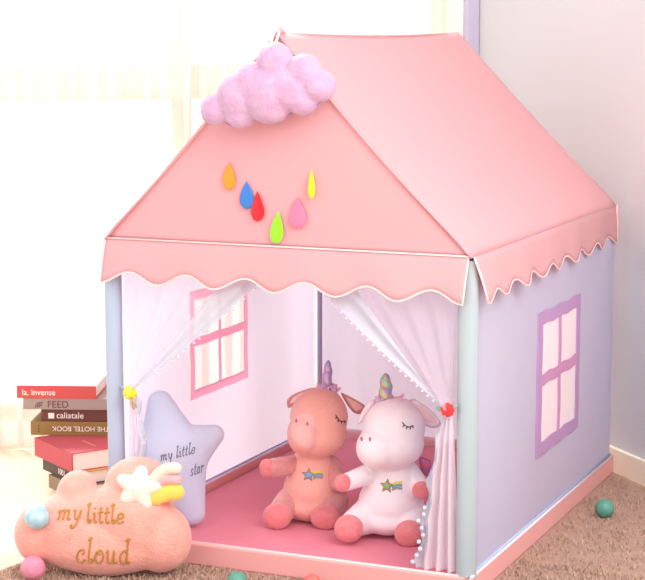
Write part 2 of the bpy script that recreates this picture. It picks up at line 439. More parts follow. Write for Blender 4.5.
# valances: scalloped skirts hanging from the eaves, piped along the lower edge
def valance(p0, p1, out, n, depth, amp, q0, q1, mode, name='valance'):
    p0, p1, out, q0, q1 = map(Vector, (p0, p1, out, q0, q1)); nu = n * 12
    def edge(u):
        f = u * n
        if mode == 'wave': k = .5 + .5 * math.cos(2 * PI * f)
        else: k = 1 - (1 - abs(2 * (f % 1) - 1)) ** .6 if 1 else 0
        return depth - amp * (1 - k)
    def fn(u, v):
        a = p0.lerp(p1, u); b = q0.lerp(q1, u); d = edge(u)
        p = a.lerp(b, v * d / depth); bow = math.sin(PI * v * .5)
        p = p + out * (.35 * (bow - v)) + out * .14 * math.sin(u * n * PI * 1.3) * v
        p.z = a.z - d * v
        return p
    o = sheet(name, PINKROOF, tent, fn, nu, 6, .003)
    bm = bmesh.new(); ends = [fn(0, i / 6) for i in range(6)]
    add_tube(bm, ends + [fn(i / nu, 1) for i in range(nu + 1)] + [fn(1, 1 - i / 6) for i in range(1, 7)], .0027, 6)
    mesh_obj('edge_piping', bm, PIPER, o)
    return o
valance((.012, -.010, EZ), (W - .006, -.010, EZ), (0, -.03, 0), 6, .112, .030, (.006, -.030, EZ), (W - .014, -.030, EZ), 'wave')
valance((W + .008, -.010, EZ), (W + .000, D - .008, EZ), (.03, 0, 0), 8, .112, .026, (W + .036, .016, EZ), (W + .004, D - .012, EZ), 'wave')
valance((.006, D + .006, EZ), (.006, -.006, EZ), (-.008, 0, 0), 8, .105, .030, (-.004, D, EZ), (-.004, -.008, EZ), 'wave')
valance((W, D + .014, EZ), (0, D + .014, EZ), (0, .02, 0), 6, .105, .030, (W, D + .028, EZ), (0, D + .028, EZ), 'wave')
tube('gable_seam', PIPER, tent, [(.014, -.0125, EZ + .001), (W - .006, -.0125, EZ + .001)], .0022)
# ---- sheer front curtains, drawn to both sides
def front_curtain(side, tie, xin, btop, bot, flower, leafc):
    """side -1 left / +1 right; tie: gather point; xin: inner end of the top edge; bot: x range at the floor"""
    xout = .045 if side < 0 else W - .045
    tie = Vector(tie); zt = EZ - .03
    yb = .028
    def up(u, v):                       # u 0 outer .. 1 inner, v 0 top .. 1 tie
        x = xout + (xin - xout) * u
        sp = .020 * (u - .5) * (-side)
        t = Vector((tie.x + sp, tie.y + .012 * math.sin(u * 9), tie.z + .012 * (u - .3)))
        p = Vector((x, yb, zt)).lerp(t, v)
        p.z -= .012 * math.sin(PI * v) * (u ** 2)
        p.y += .010 * math.sin(u * 30) * (1 - .5 * v) * math.sin(PI * min(1, v + .1)) - .02 * v
        return p
    c = sheet('sheer_curtain', SHEER, tent, up, 60, 24)
    c['label'] = 'left sheer front curtain tied with a yellow button' if side < 0 else 'right sheer front curtain tied with a red rose'
    sheet('lace_hem', LACE, c, lambda u, v: up(.74 + .26 * u, v) + Vector((0, -.004, 0)), 8, 24)
    bm = bmesh.new()
    for k in range(26):
        p = up(1.0, .04 + .9 * k / 25); blob(bm, p + Vector((0, -.004, -.006)), (.0034,) * 3, sub=1)
    mesh_obj('pompom_trim', bm, POM, c)
    b0, b1 = bot
    def lo(u, v):                       # u 0 outer .. 1 inner
        x0 = tie.x + .016 * (u - .5) * (-side); xb = b0 + (b1 - b0) * u
        k = v ** .65; x = x0 + (xb - x0) * k
        y = tie.y + .004 + .014 * math.sin(u * 21 + v * 1.5) * (.3 + .7 * k) + .012 * k
        return Vector((x + .005 * math.sin(v * 25) * (u ** 3), y, tie.z - (tie.z - BZ - .006) * v))
    d = sheet('curtain_tail', SHEERD, c, lo, 60, 24)
    sheet('tail_hem', LACE, d, lambda u, v: lo(.8 + .2 * u, v) + Vector((0, -.005 + .006 * math.sin(v * 40 + u * 5), 0)), 10, 60)
    bm = bmesh.new()
    for k in range(9):
        p = lo(1.0, .62 + .34 * k / 8); blob(bm, p + Vector((.006 * math.sin(k * 2.2), -.006, 0)), (.0055,) * 3, sub=2)
    mesh_obj('pompom_trim', bm, POM, d)
    return c
T1 = on_y(132, 392, -.004); T2 = on_y(449, 409, -.006)
cl = front_curtain(-1, T1, .505, 0, (.05, .135), None, None)
cr = front_curtain(1, T2, .53, 0, (W - .035, .862), None, None)
YEL = mat('yellow_felt', (250, 214, 30), .7, .3); RED = mat('red_fabric', (226, 34, 36), .7, .3); LEAF = mat('green_leaf', (120, 176, 150), .7)
TAN = mat('tan_cord', (186, 160, 130), .8)
def rosette(name, m, parent, P, r, n):
    bm = bmesh.new(); blob(bm, P + Vector((0, -.012, 0)), (r * .62, r * .6, r * .62), sub=2)
    for ring, (k, rr, pr) in enumerate(((n, .62, .40), (n - 2, .34, .36))):
        for i in range(k):
            a = 2 * PI * i / k + ring * .4
            blob(bm, P + Vector((math.cos(a) * r * rr, -.011 - ring * .006, math.sin(a) * r * rr)), (r * pr, r * .3, r * pr), sub=2)
    return mesh_obj(name, bm, m, parent)
rosette('flower_button', YEL, cl, T1, .020, 8)
tube('tassel', TAN, cl, [T1 + Vector((.008, -.014, -.008)), T1 + Vector((.016, -.018, -.022)), T1 + Vector((.022, -.016, -.036))], [.003, .004, .002])
tube('tassel', TAN, cl, [T1 + Vector((.004, -.014, -.010)), T1 + Vector((.008, -.018, -.024)), T1 + Vector((.014, -.016, -.042))], [.003, .004, .002])
rosette('rose', RED, cr, T2, .018, 8)
for a_, r_, t_ in (((-.021, -.010, .001), (.009, .003, .006), .4), ((.018, -.008, .008), (.008, .003, .004), -.6)):
    bm = bmesh.new(); blob(bm, T2 + Vector(a_), r_, rot=t_, sub=2); mesh_obj('leaf', bm, LEAF, cr)
# tie ribbon to the pole
for c_, T_, x_ in ((cl, T1, .03), (cr, T2, W - .02)):
    tube('tie_ribbon', SLEEVE_B, c_, [T_ + Vector((0, -.002, 0)), Vector(((T_.x + x_) / 2, .002, T_.z + .006)), Vector((x_, .012, T_.z + .012))], .003)
# ------------------------------------------------------------------ mat
bm = bmesh.new(); add_box(bm, .014, W - .014, .012, D - .012, .002, .035, bevel=.008)
mt = mesh_obj('floor_mat', bm, MAT); tag(mt, 'deep pink padded mat on the floor inside the play tent', 'mat')

# ------------------------------------------------------------------ cloud cushion on the gable
LILAC = mat('lilac_plush', (194, 158, 184), .95, .2, bump=.7, bscale=160, rgb2=(184, 142, 174), nscale=40, spec=.1)
SEAM = mat('mauve_seam', (176, 130, 176), .9)
CREAMC = mat('cream_cord', (240, 226, 214), .8)
cf = Frame((.47, -.070, 1.10), 0)
cloud = empty('cloud_cushion', cf.loc, 0); tag(cloud, 'lilac plush cloud cushion hanging from the peak of the pink roof', 'cushion')
bm = bmesh.new()
def cb(px, py, rx, rz, dy=.045): blob(bm, cf(px, py), (cf.w(rx), dy, cf.h(rz)))
for a in ((269, 92, 29, 30, .05), (240, 97, 23, 25), (217, 110, 16, 16, .034), (241, 115, 15, 14, .034), (275, 62, 17.5, 20, .042), (304, 72, 17, 18, .038), (319, 86, 16.5, 16, .036), (303, 100, 15, 15.5, .036), (270, 108, 20, 16, .042), (288, 88, 27, 24), (254, 86, 20, 24)): cb(*a)
cm = plush('cloud_body', bm, LILAC, cloud, .0045, 4, .5, .003)
bm = bmesh.new()
rim = [(203, 112), (207, 101), (216, 97), (224, 96), (230, 84), (241, 75), (253, 74), (259, 60), (266, 49), (279, 46), (288, 52), (290, 64), (297, 59), (306, 55), (315, 60), (318, 72), (327, 73), (334, 83), (331, 94), (322, 100), (316, 108), (306, 115), (296, 108), (288, 116), (273, 122), (258, 118), (252, 116), (246, 127), (234, 127), (224, 122), (212, 124), (204, 119)]
cord = [cf(260 + 10, 50, 0), cf(271, 42, .02), cf(273.5, 34, .04), cf(277, 29, .05), cf(279, 33, .045), cf(276, 42, .02), cf(273, 50, 0)]
tube('hanging_loop', CREAMC, cloud, cord, .0032, 8)

bm = bmesh.new(); add_tube(bm, [cf(p.x, p.y, 0) for p in spline(rim, 4, True)], .0022, 6, True); mesh_obj('edge_seam', bm, SEAM, cloud)

# felt raindrops on the gable
def raindrop(px, py, hpx, wpx, rgb, cname, label, edge=False, lean=0, k=1.0):
    m = mat('felt_' + cname, rgb, .9, .3, bump=.2, bscale=200)
    P = on_y(px, py, -.016 if not edge else -.02)
    h = hpx / 395; wd = wpx / 395 / .92
    prof = []
    for i in range(17):
        t = i / 16; z = -h / 2 + h * t
        r = (math.sin(PI * min(1, t / .62 * .5 + 0)) if t < .62 else max(0, 1 - ((t - .62) / .38) ** 1.25)) if t else 0
        r = math.sqrt(max(0, 1 - ((t - .34) / .34) ** 2)) if t < .34 else max(0, (1 - ((t - .34) / .66) ** 1.6)) ** 1.05
        prof.append((max(r, .01), z))
    bm = bmesh.new(); add_lathe(bm, prof, Matrix.Rotation(lean, 4, 'Y') @ Matrix.Diagonal((wd / 2, .006 if not edge else .010, 1, 1)), 20)
    o = mesh_obj('felt_raindrop', bm, m); o.location = P
    tag(o, label, 'felt raindrop', 'felt raindrops under the cloud cushion')
raindrop(229, 176, 28, 12.5, (228, 136, 22), 'orange', 'orange felt raindrop on the pink gable, highest and leftmost drop')
raindrop(246.5, 195, 28, 14, (44, 110, 188), 'blue', 'blue felt raindrop on the pink gable under the cloud')
raindrop(257.5, 206.5, 30, 13.5, (190, 12, 32), 'red', 'red felt raindrop on the pink gable under the cloud')
raindrop(277, 227.5, 32, 13.5, (136, 214, 20), 'green', 'lime green felt raindrop, lowest on the pink gable', lean=.1)
raindrop(297.5, 213, 31, 17, (220, 112, 144), 'pink', 'rose pink felt raindrop between the green and yellow drops')
raindrop(311.5, 184, 29, 6.5, (248, 212, 20), 'yellow', 'narrow yellow felt raindrop seen edge-on at the right of the drops', edge=True)

# ------------------------------------------------------------------ unicorns
def star_pts(cx, cy, R, r, rot=0, sx=1):
    return [(cx + sx * (R if i % 2 == 0 else r) * math.sin(PI * i / 5 + rot), cy - (R if i % 2 == 0 else r) * math.cos(PI * i / 5 + rot)) for i in range(10)]

def patch(name, m, parent, tree, fr, outline, lift=.0018):
    """flat embroidery patch laid on a plush surface"""
    cx = sum(p[0] for p in outline) / len(outline); cy = sum(p[1] for p in outline) / len(outline)
    bm = bmesh.new(); n = len(outline); K = 5
    c = onto(tree, fr, cx, cy, lift * 1.6)
    if c is None: bm.free(); return None
    cv = bm.verts.new(c); prev = None; dens = []
    for i in range(n):
        a, b = outline[i], outline[(i + 1) % n]
        for t in (0, .5): dens.append((a[0] + (b[0] - a[0]) * t, a[1] + (b[1] - a[1]) * t))
    rings = []
    for k in range(1, K + 1):
        f = k / K
        rings.append([bm.verts.new(onto(tree, fr, cx + (x - cx) * f, cy + (y - cy) * f, lift * (1.4 if k < K else .1)) or c) for x, y in dens])
    N = len(dens)
    for j in range(N): bm.faces.new((cv, rings[0][j], rings[0][(j + 1) % N]))
    for A, B in zip(rings, rings[1:]):
        for j in range(N): bm.faces.new((A[j], B[j], B[(j + 1) % N], A[(j + 1) % N]))
    return mesh_obj(name, bm, m, parent)

def holo(name, cols):
    m = bpy.data.materials.new(name); m.use_nodes = True; N = m.node_tree.nodes; L = m.node_tree.links; b = N['Principled BSDF']
    tc = N.new('ShaderNodeTexCoord'); n = N.new('ShaderNodeTexNoise'); n.inputs['Scale'].default_value = 55; n.inputs['Detail'].default_value = 2
    L.new(tc.outputs['Object'], n.inputs['Vector']); r = N.new('ShaderNodeValToRGB'); e = r.color_ramp.elements
    while len(e) < len(cols): e.new(.5)
    for i, c in enumerate(cols): e[i].position = .3 + .4 * i / (len(cols) - 1); e[i].color = lin(c)
    L.new(n.outputs['Fac'], r.inputs[0]); L.new(r.outputs[0], b.inputs['Base Color'])
    b.inputs['Metallic'].default_value = .35; b.inputs['Roughness'].default_value = .35
    return m
BLACK = mat('black_thread', (40, 28, 34), .8); NOSE = mat('pink_thread', (196, 120, 130), .8)
GOLD = mat('gold_thread', (176, 132, 92), .8); TEAL = mat('teal_thread', (92, 176, 176), .7); SILVER = mat('silver_thread', (160, 150, 160), .6)
STARB = mat('blue_thread', (112, 156, 214), .7, rgb2=(150, 180, 214), nscale=120); STARG = mat('olive_thread', (128, 168, 112), .7, rgb2=(150, 180, 130), nscale=120)
YTH = mat('yellow_thread', (238, 206, 70), .7)

def horn(fr, parent, a, b, rpx, m):
    A, B = fr(*a), fr(*b); h = (B - A).length
    q = (B - A).to_track_quat('Z', 'Y').to_matrix().to_4x4()
    bm = bmesh.new(); n = 32; R = rpx / fr.s; rings = []
    for i in range(25):
        t = i / 24; r = R * (1 - t ** 4) ** .6 if t < 1 else R * .03
        rings.append([bm.verts.new(Matrix.Translation(A) @ q @ Vector(((max(r, R * .03) * (1 + .10 * math.sin(j / n * 2 * PI + t * 14))) * math.cos(2 * PI * j / n), (max(r, R * .03) * (1 + .10 * math.sin(j / n * 2 * PI + t * 14))) * math.sin(2 * PI * j / n), t * h))) for j in range(n)])
    for P, Q in zip(rings, rings[1:]):
        for j in range(n): bm.faces.new((P[j], P[(j + 1) % n], Q[(j + 1) % n], Q[j]))
    bm.faces.new(rings[0][::-1]); bm.faces.new(rings[-1])
    return mesh_obj('horn', bm, m, parent)

def ruffle(fr, parent, c, rx, m, m2):
    P = fr(*c)
    def fn(u, v):
        a = 2 * PI * u; r = (rx / fr.s) * (.45 + .75 * v); z = .008 * v * math.sin(a * 9) + .004 * (1 - v)
        return P + Vector((r * math.cos(a), r * math.sin(a) * .8, z))
    o = sheet('horn_ruffle', m, parent, fn, 90, 4, .0015)
    rp = sheet('ruffle_edge', m2, o, lambda u, v: fn(u, .85 + .17 * v) + Vector((0, 0, .0015)), 90, 1, .001)
    return o

def ear(name, fr, parent, pts, ly, thick, m, m2, inner):
    """leaf-shaped soft ear: outline in photo points, puffed; inner = lining outline"""
    bm = bmesh.new()
    cx = sum(p[0] for p in pts) / len(pts); cy = sum(p[1] for p in pts) / len(pts)
    o = spline(pts, 4, True); K = 5; N = len(o)
    for s in (-1, 1):
        c = bm.verts.new(fr(cx, cy, ly) + Vector((0, s * thick, 0))); R = []
        for k in range(1, K + 1):
            f = k / K; R.append([bm.verts.new(fr(cx + (p.x - cx) * f, cy + (p.y - cy) * f, ly) + Vector((0, s * thick * math.sqrt(max(0, 1 - f * f)), 0))) for p in o])
        for j in range(N): bm.faces.new((c, R[0][j], R[0][(j + 1) % N]))
        for A, B in zip(R, R[1:]):
            for j in range(N): bm.faces.new((A[j], B[j], B[(j + 1) % N], A[(j + 1) % N]))
    bmesh.ops.remove_doubles(bm, verts=bm.verts[:], dist=.0003)
    e = mesh_obj(name, bm, m, parent)
    t = tree_of(e)
    if inner: patch('ear_lining', m2, e, t, fr, [(p.x, p.y) for p in spline(inner, 3, True)], .0015)
    return e

def pad(name, fr, parent, c, rx, rz, ry, m, rot=0, sub=3):
    bm = bmesh.new(); blob(bm, fr(*c), (rx / fr.s, ry, rz / fr.s), rot, sub)
    return plush(name, bm, m, parent, .003, 3, .5)

uz = .0355
# --- white unicorn
WP = mat('white_plush', (244, 232, 236), .95, .4, bump=.35, bscale=220, spec=.1)
CORAL = mat('coral_plush', (232, 142, 144), .95, .4, bump=.6, bscale=240, rgb2=(222, 122, 126), nscale=60, spec=.1)
EARIN = mat('pale_ear_lining', (246, 214, 210), .9, .3)
uroot = on_z(378, 545, uz) + Vector((-_s, _c, 0)) * .10; uroot.z = uz
uf = Frame(uroot, YAW)
uw = empty('plush_unicorn', uroot, YAW); tag(uw, 'white plush unicorn with coral paws sitting on the pink mat', 'plush toy', 'plush unicorns in the tent')
bm = bmesh.new()
s_ = uf.s
def ub(px, py, ly, rx, ry, rz, rot=0): blob(bm, uf(px, py, ly), (rx / s_, ry / s_, rz / s_), rot)
ub(394, 428, -.02, 31, 31, 30); ub(391, 444, -.03, 33, 32, 25); ub(378, 448, -.06, 22, 24, 21); ub(396, 414, -.01, 24, 24, 16)
ub(395, 480, 0, 27, 26, 26); ub(391, 502, 0, 33, 32, 29); ub(393, 492, 0, 30, 29, 28); ub(390, 516.5, .0, 36, 33, 17.5)
capsule(bm, uf(374, 472, -.02), uf(347, 482, -.07), 11 / s_, 9 / s_)
capsule(bm, uf(413, 478, -.02), uf(422, 488, -.06), 11 / s_, 9 / s_)
capsule(bm, uf(366, 517, -.02), uf(351, 525, -.08), 17.5 / s_, 12.5 / s_)
capsule(bm, uf(412, 517, -.02), uf(410, 529.5, -.08), 17.5 / s_, 12.5 / s_)
body = plush('body', bm, WP, uw, .0045, 7)
bt = tree_of(body)
pad('paw', uf, uw, (342.5, 483, -.085), 8.5, 9.5, .018, CORAL, .2); pad('paw', uf, uw, (421.5, 490, -.075), 9.5, 9, .018, CORAL)
pad('foot', uf, uw, (348.7, 528.5, -.102), 14.5, 14, .030, CORAL); pad('foot', uf, uw, (409, 533.5, -.102), 14.7, 13.5, .030, CORAL)
ear('ear', uf, uw, [(408, 402), (414, 399), (421, 403), (434, 413), (441, 424), (434, 428), (424, 425), (416, 417)], .0, .008, WP, EARIN, [(413, 404), (421, 406), (432, 415), (437, 423), (426, 421), (418, 413)])
ear('ear', uf, uw, [(376, 400), (370, 401), (362, 411), (357, 424), (363, 421), (371, 411)], .02, .008, WP, EARIN, [(372, 404), (365, 411), (361, 419), (369, 410)])
HW = holo('rainbow_foil', [(120, 190, 200), (150, 200, 170), (206, 180, 120), (190, 140, 190), (120, 170, 220)])
horn(uf, uw, (386, 402, -.005), (385.5, 373, -.01), 6.6, HW)
RUF = mat('lilac_ruffle', (214, 196, 232), .8); RUFP = mat('pink_ruffle', (246, 178, 206), .8)
ruffle(uf, uw, (386, 400, -.006), 9, RUF, RUFP)
bm = bmesh.new(); blob(bm, uf(398, 398, 0), (.012, .006, .004), -.3, 2); blob(bm, uf(404, 401, 0), (.010, .006, .004), -.6, 2); blob(bm, uf(402, 396, .005), (.009, .005, .004), -.9, 2)
mesh_obj('hair_tuft', bm, RUFP, uw)
stitch('eyelashes', BLACK, uw, bt, uf, [[(402, 422), (405, 425.5), (409, 427), (413, 425.5)], [(404, 425), (402.6, 427)], [(407, 426.7), (406.2, 429)], [(410, 427), (410.2, 429.4)], [(412.2, 426), (413.4, 428)]], .0013)
for c in ((361.7, 439), (370, 439.3)):
    patch('nostril', NOSE, uw, bt, uf, [(c[0] + 1.3 * math.cos(a * PI / 6), c[1] + 2.4 * math.sin(a * PI / 6)) for a in range(12)], .0012)
def emblem(parent, tree, fr, cx, cy, R, inner, dx=0):
    st = patch('chest_star', GOLD, parent, tree, fr, star_pts(cx, cy, R, R * .48, .1), .0016)
    patch('star_center', inner, st, tree, fr, star_pts(cx, cy, R * .68, R * .34, .1), .0042)
    k = R / 8
    for i, m in enumerate((YTH, TEAL, SILVER)):
        y0 = cy - 3.6 * k + i * 2.7 * k
        pts = [(cx + 4.5 * k, y0 + 1.0 * k), (cx + 9 * k, y0 - .9 * k), (cx + 15 * k, y0 - 1.2 * k + i * .4), (cx + 15.4 * k, y0 + 1.2 * k + i * .4), (cx + 9.5 * k, y0 + 1.4 * k), (cx + 5 * k, y0 + 3.2 * k)]
        patch('rainbow_stripe', m, parent, tree, fr, pts, .0014)
emblem(uw, bt, uf, 387, 486, 8, STARG)
WING = holo('violet_foil', [(236, 120, 120), (200, 120, 170), (150, 120, 190)])
ear('wing', uf, uw, [(419, 458), (425, 458), (431, 462), (430, 470), (428, 476), (422, 473)], .05, .006, WING, None, None)

# --- pink unicorn
PP = mat('salmon_plush', (242, 180, 168), .95, .3, bump=.35, bscale=220, rgb2=(238, 168, 156), nscale=10, spec=.1)
PPD = mat('dusky_pink_plush', (222, 150, 148), .95, .5, bump=.6, bscale=240, rgb2=(208, 134, 134), nscale=60, spec=.1)
SNOUT = mat('rosy_snout_plush', (240, 186, 180), .95, .4, bump=.3, bscale=220)
proot = on_z(303, 529, uz) + Vector((-_s, _c, 0)) * .10; proot.z = uz
pf = Frame(proot, YAW)
up_ = empty('plush_unicorn', proot, YAW); tag(up_, 'salmon pink plush unicorn with dusky pink limbs, left of the white unicorn', 'plush toy', 'plush unicorns in the tent')
bm = bmesh.new(); s_ = pf.s
def ub(px, py, ly, rx, ry, rz, rot=0): blob(bm, pf(px, py, ly), (rx / s_, ry / s_, rz / s_), rot)
ub(319, 417, -.02, 29, 30, 29); ub(317, 434, -.03, 30, 30, 23); ub(305, 434, -.06, 18, 24, 21); ub(320, 403, -.01, 22, 24, 16)
ub(313, 470, 0, 24, 24, 26); ub(311, 489, 0, 28, 30, 26); ub(312, 482, 0, 26, 27, 26); ub(311, 503, .0, 31, 31, 17.5)
body = plush('body', bm, PP, up_, .0045, 7); bt = tree_of(body)
def limb(name, a, b, ra, rb, m):
    bm = bmesh.new(); capsule(bm, pf(*a), pf(*b), ra / s_, rb / s_); return plush(name, bm, m, up_, .004, 5)
limb('arm', (298, 464, -.01), (274, 468, -.05), 9.5, 10, PPD); limb('arm', (330, 464, -.01), (338, 482, -.05), 9.5, 9.5, PPD)
limb('leg', (290, 502, -.02), (279, 514, -.075), 15, 12.5, PPD); limb('leg', (334, 501, -.02), (327, 515, -.075), 15, 12.5, PPD)
pad('foot', pf, up_, (277, 516.5, -.095), 14.5, 13.5, .028, CORAL); pad('foot', pf, up_, (325.5, 517.5, -.095), 15, 12.5, .028, CORAL)
pad('paw', pf, up_, (267, 468, -.06), 8, 9.5, .020, CORAL); 
ear('ear', pf, up_, [(341, 393), (347, 395), (358, 401), (366, 407), (361, 414), (353, 412), (346, 403)], 0, .008, PPD, SNOUT, [(346, 397), (356, 402), (362, 407), (356, 411), (350, 405)])
ear('ear', pf, up_, [(312, 388), (304, 390), (292, 395), (287, 401), (288, 408), (294, 405), (303, 396)], .02, .008, PPD, EARIN, [(304, 392), (294, 397), (290, 404), (296, 401)])
HP = holo('lilac_foil', [(140, 180, 214), (176, 160, 206), (206, 150, 190), (170, 200, 200)])
horn(pf, up_, (326.5, 389, -.005), (328.5, 360, -.01), 4.8, HP)
ruffle(pf, up_, (327, 387.5, -.006), 8.5, RUF, RUFP)
bm = bmesh.new()
for a in ((334, 387, -.4), (338, 390, -.8), (320, 387, .3)): blob(bm, pf(a[0], a[1], 0), (.010, .006, .004), a[2], 2)
mesh_obj('hair_tuft', bm, RUFP, up_)
stitch('eyelashes', BLACK, up_, bt, pf, [[(335.5, 415), (338, 419), (341.5, 421.5), (345, 420.5)], [(336.5, 417), (335.2, 418.6)], [(338.6, 419.6), (337.4, 422)], [(341.5, 421.4), (341.2, 423.6)], [(344, 421), (344.8, 423)]], .0013)
for c in ((296.5, 421), (307.3, 424)):
    patch('nostril', NOSE, up_, bt, pf, [(c[0] + 1.3 * math.cos(a * PI / 6), c[1] + 2.2 * math.sin(a * PI / 6)) for a in range(12)], .0012)
patch('snout_patch', SNOUT, up_, bt, pf, [(p.x, p.y) for p in spline([(291, 419), (300, 414), (309, 414), (314, 421), (314, 436), (312, 450), (300, 446), (291, 437)], 3, True)], .0006)
stitch('seam_line', SNOUT, up_, bt, pf, [[(333, 399), (326, 408), (315, 415), (313, 424), (313, 446)]], .0008, lift=.0003)
emblem(up_, bt, pf, 308.5, 475, 7.6, STARB)

# ------------------------------------------------------------------ star cushion
BLUEL = mat('periwinkle_plush', (192, 200, 224), .95, .3, bump=.3, bscale=200, rgb2=(198, 201, 222), nscale=9, spec=.1)
GREYT = mat('grey_thread', (116, 112, 132), .8)
sroot = on_z(193, 524, uz) + Vector((.005, -.035, 0)); sroot.z = uz
sf = Frame(sroot, math.radians(46))
st = empty('star_cushion', sroot, math.radians(46)); tag(st, 'pale blue star cushion reading my little star, leaning at the left tent wall', 'cushion')
bm = bmesh.new()
ctr = (172, 457)
for tip, r in (((160, 402), 12), ((213, 435), 11), ((192, 513), 13), ((152, 508), 12), ((152, 444), 9)):
    ln = 0.0
    lean = lambda q: .05 * (1 - (q[1] - 390) / 130) - .01
    A = sf(ctr[0], ctr[1], lean(ctr)); B = sf(tip[0], tip[1], lean(tip))
    for i in range(15):
        t = i / 14; c = A.lerp(B, t); R = (36 + (r - 36) * t ** .8) / sf.s
        blob(bm, c, (R / sf.k, (.055 - .03 * t), R), sub=3)
sm = plush('star_body', bm, BLUEL, st, .005, 5)
stt = tree_of(sm)
for wd_ in (word('my', 160.5, 461, 5.0, (.95, -.22), (.12, -1.15)), word('little', 176, 458, 4.7, (.95, -.25), (.12, -1.3)), word('star', 190.5, 476, 4.3, (.9, -.3), (.12, -1.6))):
    stitch('lettering', GREYT, st, stt, sf, wd_, .0011)

# ------------------------------------------------------------------ pink cloud pillow
PEACH = mat('peach_plush', (238, 168, 154), .95, .4, bump=.9, bscale=150, rgb2=(233, 156, 142), nscale=30, spec=.1)
OCHRE = mat('ochre_thread', (178, 132, 62), .7); CREAMP = mat('cream_plush', (236, 224, 210), .95, .5, bump=.6, bscale=170)
DUSK = mat('dusty_rose_plush', (222, 164, 166), .95, .5, bump=.6, bscale=170); BEIGEP = mat('beige_plush', (232, 208, 190), .95, .5, bump=.6, bscale=170)
YPL = mat('yellow_plush', (250, 200, 84), .95, .4, bump=.4, bscale=170)
proot2 = on_z(104, 578, 0); cpf = Frame(proot2 + Vector((0, .03, 0)), .30)
pil = empty('cloud_pillow', cpf.loc, .30); tag(pil, 'peach plush cloud pillow reading my little cloud, on the floor in front of the tent', 'pillow')
bm = bmesh.new()
def pb(px, py, rx, rz, dy, ly=0, rot=0): blob(bm, cpf(px, py, ly), (cpf.w(rx), dy, cpf.h(rz)), rot)
for a in ((103, 540, 78, 35, .078), (40, 534, 26, 31, .062), (160, 538, 32, 35, .066), (72, 527, 36, 38, .074), (132, 522, 46, 46, .076), (77, 494, 21, 25, .046, .015, .25), (90, 512, 30, 24, .06), (140, 487, 36, 31, .052, .015, .1), (104, 545, 60, 31, .08)): pb(*a)
pm = plush('pillow_body', bm, PEACH, pil, .0055, 6, .6, .002)
pt = tree_of(pm)
for wd_ in (word('my', 57, 520, 9.6, (1, -.03), (.28, -1)), word('little', 87, 522.5, 9.8, (.9, .02), (.06, -1)), word('cloud', 76.5, 562, 12.6, (.86, .02), (.06, -1))):
    stitch('lettering', OCHRE, pil, pt, cpf, wd_, .0025)
sp = on_plane(139, 487, cpf.loc + cpf.Y * -.055, cpf.Y)
fr2 = Frame(cpf.loc, cpf.a)
hit = onto(pt, cpf, 139, 487, 0)
ly0 = hit.y - .012
bm = bmesh.new()
for k in range(5):
    a = 2 * PI * k / 5 + .18
    for i in range(9):
        t = i / 8; R = (12.5 + (6.2 - 12.5) * t) / cpf.s
        blob(bm, cpf(138.5 + math.sin(a) * 18 * t, 488 - math.cos(a) * 17 * t, ly0), (R / cpf.k, .020 - .008 * t, R), sub=2)
plush('star_applique', bm, CREAMP, pil, .003, 3, .5, .0015)
for m, p, r in ((BEIGEP, [(152, 481), (160, 473), (168, 468.5), (176, 468.5)], 6.2), (DUSK, [(154, 488), (162, 481), (169, 479), (177, 480)], 5.6), (YPL, [(156, 497), (165, 493.5), (172, 492), (176, 492)], 9.0)):
    bm = bmesh.new(); q = spline(p, 6)
    for c in q: blob(bm, cpf(c.x, c.y, ly0 + .006), (r / cpf.s, .014, r / cpf.s), sub=2)
    plush('star_tail', bm, m, pil, .003, 3, .5, .001)

# ------------------------------------------------------------------ play balls
def ball(name, P, r, m, label):
    bm = bmesh.new(); bmesh.ops.create_icosphere(bm, subdivisions=4, radius=r)
    o = mesh_obj(name, bm, m); o.location = P
    tag(o, label, 'ball', 'small play balls'); return o
def ballm(name, rgb, rgb2): return mat(name, rgb, .35, 0, .15, 0, bump=.6, bscale=90, rgb2=rgb2, nscale=60)
BG = ballm('green_ball', (96, 158, 140), (108, 170, 150))
def floor_ball(px, py, rpx, m, label):
    r = .03
    for _ in range(6):
        P = on_z(px, py, r); r = rpx * (P - CAM).dot(FV) / FPX
    P.z = r; return ball('play_ball', P, r, m, label)
floor_ball(604.5, 508.5, 9.7, BG, 'green play ball on the carpet by the right baseboard')
floor_ball(237, 581, 10, BG, 'green play ball on the carpet in front of the tent entrance')
floor_ball(312, 583, 9, ballm('coral_ball', (238, 112, 104), (246, 130, 120)), 'coral red play ball on the carpet in front of the tent entrance')
floor_ball(33, 568, 12.5, ballm('pink_ball', (236, 160, 182), (230, 140, 168)), 'pink play ball on the carpet at the left end of the cloud pillow')
h = onto(pt, cpf, 37, 517, 0); rb = 12.2 / cpf.s
d = ray(37, 517).normalized()
hw = cpf.loc + cpf.X * h.x + cpf.Y * h.y + Vector((0, 0, h.z))
ball('play_ball', hw - d * (rb * .72), rb, ballm('blue_ball', (160, 204, 220), (200, 226, 234)), 'pale blue play ball resting against the left end of the cloud pillow')

